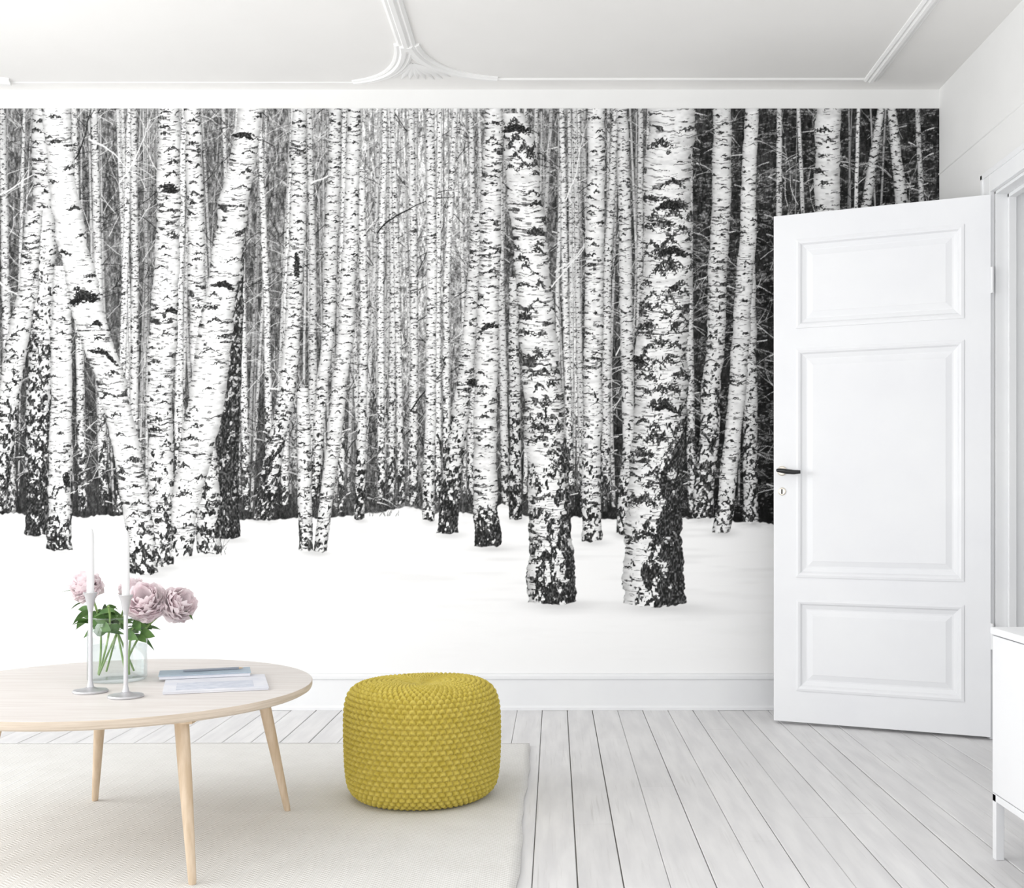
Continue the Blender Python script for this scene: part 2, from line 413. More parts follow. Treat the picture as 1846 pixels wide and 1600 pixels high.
# snow
sx = [-472,-200,0,60,130,210,300,440,600,655,700,745,790,850,905,960,1100,1250,1400,1700]
sy = [930,925,924,930,932,926,934,938,936,925,922,914,924,926,910,932,936,932,944,946]
line = np.interp(GX, sx, sy)+7*(vn(GX/26, GX*0+2, 41)-.5)+3*(vn(GX/5, GX*0+2, 42)-.5)
sm = np.clip((GY-line)*.5+.5, 0, 1)
und = vn(GX/150+GY/60, GY/16, 43)*.6+vn(GX/50, GY/6, 44)*.4
snow = .985-.06*ss(.45,.85,und)*ss(1230, 960, GY)-.12*np.exp(-np.clip(GY-line,0,None)/8)*vn(GX/9,GY/3,45)
main = [
 ([(1120,150,20),(1126,400,23),(1130,600,24),(1134,800,22),(1120,965,22)],640,.93,1,1.0,0,.8),
 ([(1652,150,8),(1662,400,11),(1670,940,12)],None,.85,1,1,0,1),
 ([(1596,150,11),(1560,375,19),(1530,940,22)],500,.9,1.2,1,0,1),
 ([(1602,150,13),(1626,375,24),(1650,940,28)],500,.92,1.2,1,0,1),
 ([(1493,150,46),(1492,420,46),(1486,1000,54)],600,1,.9,1.2,0,1),
 ([(1303,150,33),(1300,400,34),(1289,600,33),(1277,800,35),(1264,936,38)],440,.95,1.2,1.0,0,.85),
 ([(1352,450,18),(1353,700,24),(1353,944,28)],500,.93,1.1,1.0,0,.8),
 ([(1356,150,23),(1349,400,29),(1336,600,32),(1325,750,31),(1311,880,31),(1300,962,33)],780,1,.8,1.2,0,.75),
 ([(1076,150,30),(1073,400,33),(1070,600,34),(1067,800,35),(1066,978,36)],640,1.0,1,1.2,0,.75),
 ([(925,500,17),(928,700,20),(930,938,24)],550,.9,1.1,1.0,0,.9),
 ([(775,150,15),(779,450,18),(776,750,19),(772,940,22)],700,.98,1,1.3,0,.85),
 ([(652,300,13),(657,600,15),(648,938,19)],650,.95,1,1.3,0,.9),
 ([(862,380,20),(850,560,24),(838,690,30),(824,790,33),(812,880,35),(807,964,38)],620,.95,1.2,.8,0,.95),
 ([(641,150,22),(633,400,27),(624,600,30),(607,750,27),(592,880,24),(576,997,24)],820,.97,1,1.4,0,.85),
 ([(607,150,21),(599,400,25),(592,600,22),(575,760,20),(566,900,20)],640,.94,1,1.2,0,.8),
 ([(546,700,22),(548,850,26),(552,995,25)],780,.98,1,1.4,0,.8),
 ([(540,150,26),(537,400,31),(531,560,29),(519,700,31),(499,800,33),(474,938,38)],600,.96,1.2,.9,0,.95),
 ([(891,150,31),(886,350,37),(880,550,39),(875,750,41),(876,900,43),(880,987,48)],905,1,1.2,.4,0,1.2),
 ([(75,180,30),(80,400,40),(77,560,44),(72,700,48),(68,850,46),(67,967,43)],400,.92,1.1,.7,0,1.1),
 ([(62,380,30),(52,520,36),(30,620,40),(16,720,40),(6,830,36),(-4,920,34)],540,.95,1.2,.9,0,.9),
 ([(112,480,28),(112,600,38),(111,750,39),(108,880,42),(109,994,46)],740,.99,1,1.3,0,.85),
 ([(432,380,16),(424,600,30),(412,750,40),(408,850,44),(412,972,46)],300,.8,1.2,.4,0,1.12),
 ([(345,150,28),(352,350,31),(358,550,32),(366,750,36),(376,880,42),(378,1000,45)],690,.96,1.2,1.2,0,.8),
 ([(303,150,36),(304,350,42),(303,480,46),(293,620,52),(287,720,46),(291,850,46),(292,930,44),(293,1022,44)],640,1.0,1.2,1.2,0,.8),
 ([(462,150,42),(440,270,48),(420,380,52),(405,500,54),(388,610,62),(370,740,66),(345,860,58),(329,940,46),(327,1005,40)],840,1.02,.95,1.3,0,.7),
 ([(103,150,60),(106,240,48),(114,330,50),(128,430,56),(160,560,58),(190,650,56),(214,740,50),(233,830,48),(245,920,50),(259,1037,56)],870,1.03,.85,1.3,0,.9),
 ([(925,205,40),(937,250,58),(951,400,62),(964,520,64),(974,650,68),(987,830,74),(993,980,78),(995,1091,90)],600,1.02,1.15,1.1,.9,.95,[(215,300,16,13,3),(440,640,38,13,2),(640,880,26,12,3)]),
 ([(1212,150,80),(1207,300,86),(1202,450,88),(1196,600,94),(1187,760,94),(1181,900,98),(1177,1000,102),(1177,1095,116)],420,1.02,1.1,1.5,2,1.0,[(360,560,24,15,3),(560,900,28,14,4)]),
]
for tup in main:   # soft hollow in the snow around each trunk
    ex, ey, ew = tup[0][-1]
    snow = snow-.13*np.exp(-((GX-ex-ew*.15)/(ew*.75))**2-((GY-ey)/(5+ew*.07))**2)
C[:] = C*(1-sm)+snow*sm
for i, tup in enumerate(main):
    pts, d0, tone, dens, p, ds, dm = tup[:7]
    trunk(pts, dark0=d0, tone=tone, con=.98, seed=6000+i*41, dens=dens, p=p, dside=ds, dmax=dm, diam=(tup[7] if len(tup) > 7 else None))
for i,(x,w,yb) in enumerate([(-60,40,990),(-130,30,960),(-210,56,1040),(-300,34,970),(-380,60,1060)]):
    trunk([(x+10,150,w*.8),(x,600,w),(x-4,yb,w*1.2)], dark0=650, seed=9000+i*17, dens=1.1)
def blob(x, y, rx, ry, rot=0, v=.12, seed=1):
    dx = GX-x; dy = GY-y
    x0, x1 = int(x-rx*1.6+OX), int(x+rx*1.6+OX); y0, y1 = int(y-ry*2-MT-rx*.5), int(y+ry*2-MT+rx*.5)
    s = (slice(max(0,y0), y1), slice(max(0,x0), x1))
    a = dx[s]*math.cos(rot)+dy[s]*math.sin(rot); b = -dx[s]*math.sin(rot)+dy[s]*math.cos(rot)
    b = b-abs(a)*.35+rx*.15
    n = (a/rx)**2+(b/ry)**2+1.3*(vn(GX[s]/3, GY[s]/2.4, seed)-.5)
    m = ss(1.1, .8, n)
    C[s] = C[s]*(1-m)+m*(v+.3*vn(GX[s]/2, GY[s]/2, seed+1)**2)
blob(150, 537, 28, 12, -.25, .10, 5); blob(176, 583, 9, 5, .3, .12, 6); blob(188, 640, 32, 4, .45, .12, 8)
blob(120, 865, 7, 14, 0, .10, 9); blob(930, 232, 26, 7, 0, .12, 10); blob(1208, 372, 26, 9, 0, .12, 12); blob(1214, 455, 30, 9, 0, .12, 14)
blob(1200, 735, 26, 7, .1, .12, 16); blob(880, 590, 20, 5, -.3, .12, 17); blob(1150, 650, 16, 7, .4, .12, 18); blob(851, 690, 12, 8, .3, .12, 19)
blob(535, 480, 6, 22, 0, .13, 20); blob(440, 245, 20, 5, .2, .12, 22); blob(405, 515, 22, 6, .2, .12, 23); blob(310, 560, 14, 5, .2, .12, 24); blob(305, 340, 16, 10, .1, .12, 25)
for i in range(60):
    x = rs.choice([405, 300, 960, 1120, 690, 480])+rs.normal()*14; y = rs.uniform(985, 1000) if x<410 else 930
    twig(x, y, rs.uniform(.9,2.2), rs.uniform(10,26), .3, .6, 0, 1, 0)
C = np.clip(C, .06, 1.0)
C = C*.72+ss(0, 1, C)*.28
cols = np.concatenate([np.arange(0, OX-12, 4), np.arange(OX-12, MW, 1)])
nc, nr = len(cols), MH
img = C[:, cols]
Xw = (cols-OX-PX)/407.6; Zw = CZ+(PY-(np.arange(MH)+MT))/407.6
Xw[0] = XL+.001; Xw[-1] = min(XR-.002, Xw[-1])
co = np.empty((nr, nc, 3), np.float32); co[...,0] = Xw[None,:]; co[...,1] = D-.003; co[...,2] = Zw[:,None]
idx = np.arange(nr*nc).reshape(nr, nc)
q = np.stack([idx[1:,:-1], idx[1:,1:], idx[:-1,1:], idx[:-1,:-1]], -1).reshape(-1)
me = bpy.data.meshes.new('wall_mural')
me.vertices.add(nr*nc); me.vertices.foreach_set('co', co.reshape(-1))
me.loops.add(len(q)); me.loops.foreach_set('vertex_index', q.astype(np.int32))
me.polygons.add(len(q)//4); me.polygons.foreach_set('loop_start', np.arange(0, len(q), 4, dtype=np.int32))
me.update(calc_edges=True)
ca = me.color_attributes.new('print', 'BYTE_COLOR', 'POINT')
rgba = np.ones((nr*nc, 4), np.float32); g = img.reshape(-1); rgba[:,0] = g; rgba[:,1] = g; rgba[:,2] = g
ca.data.foreach_set('color_srgb', rgba.reshape(-1))
m_mural = new_mat('printed_wallpaper', (1,1,1), .7, .1)
nt = m_mural.node_tree; at = nt.nodes.new('ShaderNodeAttribute'); at.attribute_name = 'print'
nt.links.new(at.outputs['Color'], nt.nodes['Principled BSDF'].inputs['Base Color'])
me.materials.append(m_mural)
link(bpy.data.objects.new('wall_mural', me))

# ---------------------------------------------------------------- DOOR
door = empty('door_1', (1.678, 4.352, 0))
th = math.atan2(.337, -.77)
dirv = Vector((math.cos(th), math.sin(th), 0)); nrm = Vector((-.401, -.916, 0))
O = Vector((1.678, 4.352, 0))
def dl(u, t, z): return O+dirv*u+nrm*t+Vector((0,0,z))
def dboxes(name, lst, mat, bevel=0):
    V, Fc = [], []
    for (u0,u1,t0,t1,z0,z1) in lst:
        v, f = box_vf(u0,u1,t0,t1,z0,z1,off=len(V)); V += [dl(*p) for p in v]; Fc += f
    ob = mesh_obj(name, V, Fc, mat, door)
    bm = bmesh.new(); bm.from_mesh(ob.data); bmesh.ops.recalc_face_normals(bm, faces=bm.faces); bm.to_mesh(ob.data); bm.free()
    return ob
W, ZB, ZT = .84, .012, 2.10; HH = ZT-ZB; T = .038
U0, U1 = .096, .748
pan = [(.05,.225),(.265,.715),(.758,.938)]
pz = [(ZT-b*HH, ZT-a*HH) for a, b in pan]
lst = [(0,U0,-T,0,ZB,ZT),(U1,W,-T,0,ZB,ZT),(U0,U1,-T,0,pz[0][1],ZT),(U0,U1,-T,0,pz[1][1],pz[0][0]),(U0,U1,-T,0,pz[2][1],pz[1][0]),(U0,U1,-T,0,ZB,pz[2][0])]
dboxes('frame', lst, m_door)
V, Fc = [], []
prof = [(0,0),(0,.004),(.010,.006),(.018,.003),(.024,-.005),(.038,-.010),(.040,-.011),(.046,-.011),(.066,-.005),(.068,-.004)]
for side in (1, -1):
    for (z0, z1) in pz:
        o = len(V)
        for (i, h) in prof:
            t = h if side == 1 else -T-h
            V += [dl(U0+i,t,z0+i), dl(U1-i,t,z0+i), dl(U1-i,t,z1-i), dl(U0+i,t,z1-i)]
        for j in range(len(prof)-1):
            for k in range(4):
                k2 = (k+1)%4; f = (o+4*j+k, o+4*j+k2, o+4*j+4+k2, o+4*j+4+k); Fc.append(f if side==1 else f[::-1])
        e = o+4*(len(prof)-1); Fc.append((e,e+1,e+2,e+3) if side==1 else (e+3,e+2,e+1,e))
mesh_obj('panels', V, Fc, m_door, door)
uh, zh = W-.035, 1.045
def disc_d(name, u, z, r, t0, t1, mat, n=28):
    V = []; 
    for t, rr in ((t0,r),(t1*.7+t0*.3,r),(t1,r*.8)):
        for i in range(n):
            a = 2*math.pi*i/n; V.append(dl(u+rr*math.cos(a), t, z+rr*math.sin(a)))
    Fc = [(j*n+i, j*n+(i+1)%n, (j+1)*n+(i+1)%n, (j+1)*n+i) for j in range(2) for i in range(n)]
    Fc.append(tuple(2*n+i for i in range(n)))
    return mesh_obj(name, V, Fc, mat, door)
disc_d('handle_rose', uh, zh, .020, 0, .007, m_brass)
tube('handle_neck', [dl(uh,.0,zh), dl(uh,.03,zh), dl(uh,.045,zh)], [.008,.007,.009], m_brass, door)
tube('handle_lever', [dl(uh+.012,.048,zh+.002), dl(uh,.05,zh+.001), dl(uh-.03,.052,zh-.004), dl(uh-.06,.05,zh-.007), dl(uh-.085,.048,zh-.006)], [.006,.009,.0105,.0095,.007], m_black, door)
disc_d('keyhole_escutcheon', uh, zh-.085, .016, 0, .005, m_brass)
dboxes('keyhole', [(uh-.003,uh+.003,.004,.0058,zh-.095,zh-.075)], m_black)
for k, zz in enumerate((.35, 1.72)):
    tube('hinge_%d' % (k+1), [dl(-.006,.004,zz), dl(-.006,.004,zz+.1)], .006, m_trim, door)

# ---------------------------------------------------------------- RUG
def rug():
    x0, x1, y0, y1 = -3.05, -.09, 1.55, 4.26
    nx, ny = 120, 110; V = []
    for j in range(ny+1):
        for i in range(nx+1):
            x = x0+(x1-x0)*i/nx; y = y0+(y1-y0)*j/ny
            if i == nx: x += .004*math.sin(y*7)+.002*math.sin(y*23)
            if j == ny: y += .006*math.sin(x*4)
            V.append((x, y, .009))
    Fc = [(j*(nx+1)+i, j*(nx+1)+i+1, (j+1)*(nx+1)+i+1, (j+1)*(nx+1)+i) for j in range(ny) for i in range(nx)]
    m = new_mat('woven_wool', srgb(230,227,221), .95, .1)
    nt = m.node_tree; b = nt.nodes['Principled BSDF']; N = nt.nodes.new; L = nt.links.new
    tc = N('ShaderNodeTexCoord'); sp = N('ShaderNodeSeparateXYZ'); L(tc.outputs['Object'], sp.inputs[0])
    def M(op, a, b_=None, c=None):
        n = N('ShaderNodeMath'); n.operation = op
        for i, v in enumerate((a, b_, c)):
            if v is None: continue
            if isinstance(v, (int, float)): n.inputs[i].default_value = v
            else: L(v, n.inputs[i])
        return n.outputs[0]
    tri = M('PINGPONG', sp.outputs['X'], .022)
    s = M('ADD', sp.outputs['Y'], M('MULTIPLY', tri, .8))
    w1 = M('SINE', M('MULTIPLY', s, 2*math.pi/.013))
    w2 = M('SINE', M('MULTIPLY', sp.outputs['X'], 2*math.pi/.0055))
    f = M('ADD', M('MULTIPLY', w1, .38), M('MULTIPLY', w2, .12)); f = M('ADD', f, .5)
    nz = N('ShaderNodeTexNoise'); nz.inputs['Scale'].default_value = 9; L(tc.outputs['Object'], nz.inputs['Vector'])
    f2 = M('ADD', M('MULTIPLY', f, .75), M('MULTIPLY', nz.outputs['Fac'], .35))
    r = N('ShaderNodeValToRGB'); r.color_ramp.elements[0].color = (*srgb(216,214,210),1); r.color_ramp.elements[1].color = (*srgb(240,239,237),1)
    r.color_ramp.elements[0].position = .2; r.color_ramp.elements[1].position = .85
    L(f2, r.inputs[0]); L(r.outputs[0], b.inputs['Base Color'])
    bm_ = N('ShaderNodeBump'); bm_.inputs['Strength'].default_value = .5; bm_.inputs['Distance'].default_value = .002
    L(f, bm_.inputs['Height']); L(bm_.outputs[0], b.inputs['Normal'])
    ob = mesh_obj('rug', V, Fc, m, None, True)
    md = ob.modifiers.new('s', 'SOLIDIFY'); md.thickness = .008; md.offset = -1
rug()
RZ = .0094

# ---------------------------------------------------------------- COFFEE TABLE
TX, TY, TR, TH = -1.199, 3.105, .522, .415
tb = empty('coffee_table', (TX, TY, 0))
V, Fc = lathe_vf([(TR-.012,TH-.024),(TR-.003,TH-.019),(TR,TH-.012),(TR,TH-.0015),(TR-.0015,TH)], 128, TX, TY)
mesh_obj('tabletop', V, Fc, None, tb, False, mats=[m_edge, m_top], fm=[0]*(128*4)+[0,1])
lg = [(-.862,2.69),(-.787,3.33),(-1.399,3.44),(-1.474,2.81)]
lc = Vector((sum(p[0] for p in lg)/4, sum(p[1] for p in lg)/4, 0))
for i, (x, y) in enumerate(lg):
    d = (lc-Vector((x,y,0))).normalized()
    top = Vector((x,y,TH-.0243))+d*.085; bot = Vector((x,y,RZ))
    pts = [bot+(top-bot)*t for t in (0,.02,.3,.6,.85,1)]
    tube('leg_%d' % (i+1), pts, [.0085,.0095,.0125,.0155,.017,.0175], m_wood, tb, 24, True)
boxes('leg_plates', [(x+(lc-Vector((x,y,0))).normalized().x*.09-.04, x+(lc-Vector((x,y,0))).normalized().x*.09+.04,
       y+(lc-Vector((x,y,0))).normalized().y*.09-.04, y+(lc-Vector((x,y,0))).normalized().y*.09+.04, TH-.032, TH-.0241) for x,y in lg], m_wood, tb)

# ---------------------------------------------------------------- CANDLESTICKS
def candlestick(x, y, h, ch):
    e = empty('candlestick', (x, y, TH))
    z = TH+.0005
    lathe('base', [(.044,z),(.045,z+.003),(.043,z+.006),(.020,z+.009),(.009,z+.014),(.0055,z+.03)], m_silver, x, y, e)
    lathe('stem', [(.0055,z+.025),(.0055,z+.08),(.0052,z+h-.06),(.0055,z+h-.05)], m_silver, x, y, e, 24)
    lathe('cup', [(.005,z+h-.052),(.0075,z+h-.04),(.013,z+h-.012),(.0185,z+h),(.0175,z+h+.001),(.011,z+h-.004)], m_silver, x, y, e)
    zc = z+h-.006
    lathe('candle', [(.0095,zc),(.0095,zc+.02),(.009,zc+ch*.9),(.006,zc+ch*.97),(.002,zc+ch)], m_candle, x, y, e, 24)
    tube('wick', [(x,y,zc+ch-.001),(x+.001,y,zc+ch+.008)], .0008, m_candle, e, 6)
candlestick(-1.228, 2.99, .262, .178)
candlestick(-1.106, 2.915, .262, .175)

# ---------------------------------------------------------------- PEONIES IN GLASS VASE
vx, vy = -1.238, 3.20
pv = empty('vase_of_peonies', (vx, vy, TH))
def glass_mat(name, tint, amt):
    m = bpy.data.materials.new(name); m.use_nodes = True; nt = m.node_tree; nt.nodes.clear()
    o = nt.nodes.new('ShaderNodeOutputMaterial'); t = nt.nodes.new('ShaderNodeBsdfTransparent'); g = nt.nodes.new('ShaderNodeBsdfGlossy')
    t.inputs[0].default_value = (*tint,1); g.inputs['Roughness'].default_value = .04; g.inputs[0].default_value=(.8,.82,.83,1)
    lw = nt.nodes.new('ShaderNodeLayerWeight'); lw.inputs[0].default_value = .4
    pw = nt.nodes.new('ShaderNodeMath'); pw.operation = 'POWER'; pw.inputs[1].default_value = 2.0
    ml = nt.nodes.new('ShaderNodeMath'); ml.operation = 'MULTIPLY_ADD'; ml.inputs[1].default_value = amt; ml.inputs[2].default_value = .04
    mx = nt.nodes.new('ShaderNodeMixShader')
    nt.links.new(lw.outputs['Facing'], pw.inputs[0]); nt.links.new(pw.outputs[0], ml.inputs[0]); nt.links.new(ml.outputs[0], mx.inputs[0])
    nt.links.new(t.outputs[0], mx.inputs[1]); nt.links.new(g.outputs[0], mx.inputs[2]); nt.links.new(mx.outputs[0], o.inputs[0])
    return m
m_glass = glass_mat('clear_glass', (.93,.95,.95), .8); m_water = glass_mat('water', (.96,.975,.97), .3)
z = TH+.0005; R = .080
def open_lathe(name, prof, mat, n=64):
    V, Fc = lathe_vf(prof, n, vx, vy); Fc = Fc[:-1]
    return mesh_obj(name, V, Fc, mat, pv, True)
open_lathe('glass', [(R-.006,z),(R,z+.006),(R,z+.13),(R-.006,z+.155),(R-.013,z+.165),(R-.006,z+.178)], m_glass)
def ring_vf(rc, zc, r, n=64, k=8):
    V = [(vx+(rc+r*math.cos(2*math.pi*j/k))*math.cos(2*math.pi*i/n), vy+(rc+r*math.cos(2*math.pi*j/k))*math.sin(2*math.pi*i/n), zc+r*math.sin(2*math.pi*j/k)) for i in range(n) for j in range(k)]
    Fc = [(i*k+j, ((i+1)%n)*k+j, ((i+1)%n)*k+(j+1)%k, i*k+(j+1)%k) for i in range(n) for j in range(k)]
    return V, Fc
V, Fc = ring_vf(R-.006, z+.178, .0018)
mesh_obj('rim', V, Fc, m_glass, pv, True)
lathe('water', [(R-.006,z+.010),(R-.0025,z+.014),(R-.0025,z+.095),(R-.003,z+.0955)], m_water, vx, vy, pv, 64)
m_stem = noise_mat('stem_green', srgb(160,186,120), srgb(130,162,92), nscale=20, rough=.6)
m_leaf = noise_mat('leaf_green', srgb(66,102,50), srgb(104,140,76), nscale=25, rough=.55)
m_pet = noise_mat('peony_petal', srgb(249,236,240), srgb(254,250,250), nscale=22, rough=.8, spec=.1)
nt = m_pet.node_tree; pb = nt.nodes['Principled BSDF']; tr = nt.nodes.new('ShaderNodeBsdfTranslucent'); tr.inputs[0].default_value = (*srgb(253,238,242),1)
mxs = nt.nodes.new('ShaderNodeMixShader'); mxs.inputs[0].default_value = .35
nt.links.new(pb.outputs[0], mxs.inputs[1]); nt.links.new(tr.outputs[0], mxs.inputs[2]); nt.links.new(mxs.outputs[0], nt.nodes['Material Output'].inputs[0])
def bloom(V, Fc, c, R, axis, rnd, n=70, closed=.0):
    axis = Vector(axis).normalized(); q = Vector((0,0,1)).rotation_difference(axis)
    for i in range(n):
        t = (i+.5)/n
        az = i*2.39996+rnd.uniform(-.3,.3)
        tilt = math.radians(8+98*t**.9*(1-closed)+rnd.uniform(-9,9))
        L = R*(.72+.38*t)*rnd.uniform(.88,1.1); wd = R*(.34+.34*t)*rnd.uniform(.85,1.2)
        curl = rnd.uniform(.7,1.25); ph = rnd.uniform(0,6)
        nu, nv = 6, 6; o = len(V)
        for b in range(nv+1):
            v = b/nv
            for a in range(nu+1):
                u = a/nu*2-1
                w = wd*math.sin(math.pi*min(1,(.12+.66*v)))**.8*(1-.25*max(0,v-.75)*4*abs(u))
                rad = L*(math.sin(tilt+.35)*v+curl*.064*v*v*math.cos(tilt) - .18*curl*v**3)
                up = L*(math.cos(tilt+.35)*v+ .30*curl*v*v)
                x = rad-.35*wd*u*u*v*.8
                y = u*w
                zz = up+.16*wd*u*u+ .07*R*math.sin(u*5+ph+v*3)*v
                p = Vector((x*math.cos(az)-y*math.sin(az), x*math.sin(az)+y*math.cos(az), zz-.38*R))
                V.append(tuple(Vector(c)+q@p))
        for b in range(nv):
            for a in range(nu):
                k = o+b*(nu+1)+a; Fc.append((k,k+1,k+nu+2,k+nu+1))
def pxz(px, py, y): return Vector(((px-PX)/F*y, y, CZ-(py-PY)/F*y))
blooms = [(pxz(152,1052,3.20), .056, (-.35,-.5,.8), 0), (pxz(262,1080,3.16), .070, (.1,-.75,.6), 0), (pxz(326,1086,3.2), .064, (.7,-.45,.4), 0),
          (pxz(195,1092,3.12), .0, (0,-.5,.9), .3), (pxz(238,1056,3.28), .046, (0,.1,1), .1)]
rnd = random.Random(4); V, Fc = [], []
for c, r, ax, cl in blooms:
    if r > 0: bloom(V, Fc, c, r, ax, rnd, 60, cl)
mesh_obj('petals', V, Fc, m_pet, pv, True)
V, Fc = [], []
for k, (c, r, ax, cl) in enumerate(blooms):
    a = k*2.1+.5
    b0 = Vector((vx-.05*math.cos(a), vy-.05*math.sin(a), z+.018)); mid = Vector((vx+(c.x-vx)*.32, vy+(c.y-vy)*.3, z+.16))
    end = c-Vector(ax).normalized()*r*.35
    pts = []
    for i in range(13):
        t = i/12; pts.append(b0*(1-t)**2+mid*2*t*(1-t)+end*t*t)
    v, f = tube_vf(pts, .003, 8, len(V)); V += v; Fc += f
for k in range(4):
    a = k*1.5+1; b0 = Vector((vx+.055*math.cos(a), vy+.055*math.sin(a), z+.018)); e1 = Vector((vx-.03*math.cos(a), vy-.03*math.sin(a), z+.2))
    v, f = tube_vf([b0+(e1-b0)*t/6 for t in range(7)], .0028, 8, len(V)); V += v; Fc += f
mesh_obj('stems', V, Fc, m_stem, pv, True)
V, Fc = [], []
def leaf(p, d, L, w, roll, bend):
    d = Vector(d).normalized(); s = d.cross(Vector((0,0,1))).normalized(); s = Matrix.Rotation(roll, 3, d)@s; n = s.cross(d)
    o = len(V); N = 9
    for i in range(N+1):
        t = i/N; ww = w*math.sin(math.pi*t**.8)**.9 if 0<t<1 else 0.0005
        c = Vector(p)+d*L*t+Vector((0,0,-bend*L*t*t))
        for u in (-1,0,1): V.append(tuple(c+s*ww*u+n*(.25*ww*abs(u))))
    for i in range(N):
        for u in range(2): k = o+i*3+u; Fc.append((k,k+1,k+4,k+3))
rl = random.Random(8)
for (px, py) in [(190,1100),(182,1112),(200,1118),(172,1105),(212,1128),(245,1122),(252,1135),(238,1118),(258,1130),(205,1105),(228,1138),(178,1125),(196,1132),(160,1120),(250,1142),(186,1095),(210,1110)]:
    for k in range(3):
        p = pxz(px+rl.uniform(-6,6), py+rl.uniform(-5,8), 3.2+rl.uniform(-.05,.05))
        a = rl.uniform(0, 6.28)
        leaf(p, (math.cos(a), math.sin(a)*.5, rl.uniform(-.5,.4)), rl.uniform(.035,.06), rl.uniform(.011,.018), rl.uniform(-1.3,1.3), rl.uniform(0,.5))
leaf(pxz(145,1062,3.2), (-1,0,-.05), .055, .004, .2, .1); leaf(pxz(150,1085,3.2), (-1,-.2,-.4), .035, .009, .2, .2); leaf(pxz(160,1118,3.2), (-1,-.1,-.5), .04, .008, .4, .2)
leaf(pxz(335,1100,3.2), (.6,-.1,-.6), .03, .006, .2, .2)
mesh_obj('leaves', V, Fc, m_leaf, pv, True)

# ---------------------------------------------------------------- MAGAZINE + NOTEBOOK
m_paper = noise_mat('magazine_paper', srgb(234,234,239), srgb(220,222,231), nscale=14, rough=.5)
m_blue = noise_mat('blue_grey_cloth', srgb(160,176,190), srgb(178,192,204), nscale=12, rough=.6)
m_grey = new_mat('grey_ink', srgb(150,155,165), .6)
def slab(name, corners, z0, z1, mat, parent=None):
    V = [(x,y,z0) for x,y in corners]+[(x,y,z1) for x,y in corners]
    f = [(3,2,1,0),(4,5,6,7),(0,1,5,4),(1,2,6,5),(2,3,7,6),(3,0,4,7)]
    ob = mesh_obj(name, V, f, mat, parent)
    md = ob.modifiers.new('b','BEVEL'); md.width = .0008; md.segments = 2
    return ob
def rect(cx, cy, w, h, rot):
    c, s = math.cos(rot), math.sin(rot)
    return [(cx+x*c-y*s, cy+x*s+y*c) for x, y in ((-w/2,-h/2),(w/2,-h/2),(w/2,h/2),(-w/2,h/2))]
rot = math.radians(17)
mg = empty('magazine', (-.93, 3.12, TH))
slab('pages', rect(-.93,3.105,.268,.25,rot), TH+.0005, TH+.0055, m_paper, mg)
slab('cover', rect(-.93,3.105,.27,.252,rot), TH+.0056, TH+.0064, m_paper, mg)
slab('cover_photo', rect(-.922,3.07,.2,.12,rot), TH+.00645, TH+.0067, noise_mat('cover_print', srgb(192,198,212), srgb(222,225,234), scale=(8,30,1), nscale=6, rough=.5), mg)
nb = empty('notebook', (-1.0, 3.25, TH))
slab('pages', rect(-1.0,3.235,.245,.10,rot), TH+.0072, TH+.0155, m_paper, nb)
slab('cover', rect(-1.0,3.235,.25,.105,rot), TH+.0156, TH+.0185, m_blue, nb)
c, s = math.cos(rot), math.sin(rot)
pn = empty('pencil', (-.96, 3.24, TH+.023))
tube('shaft', [(-1.0-.06*c, 3.235-.06*s, TH+.0225), (-1.0+.09*c, 3.245+.09*s, TH+.0225)], .0038, m_grey, pn, 6)
tube('tip', [(-1.0+.09*c, 3.245+.09*s, TH+.0225), (-1.0+.103*c, 3.245+.103*s, TH+.0225)], [.0038,.0006], m_wood, pn, 6)

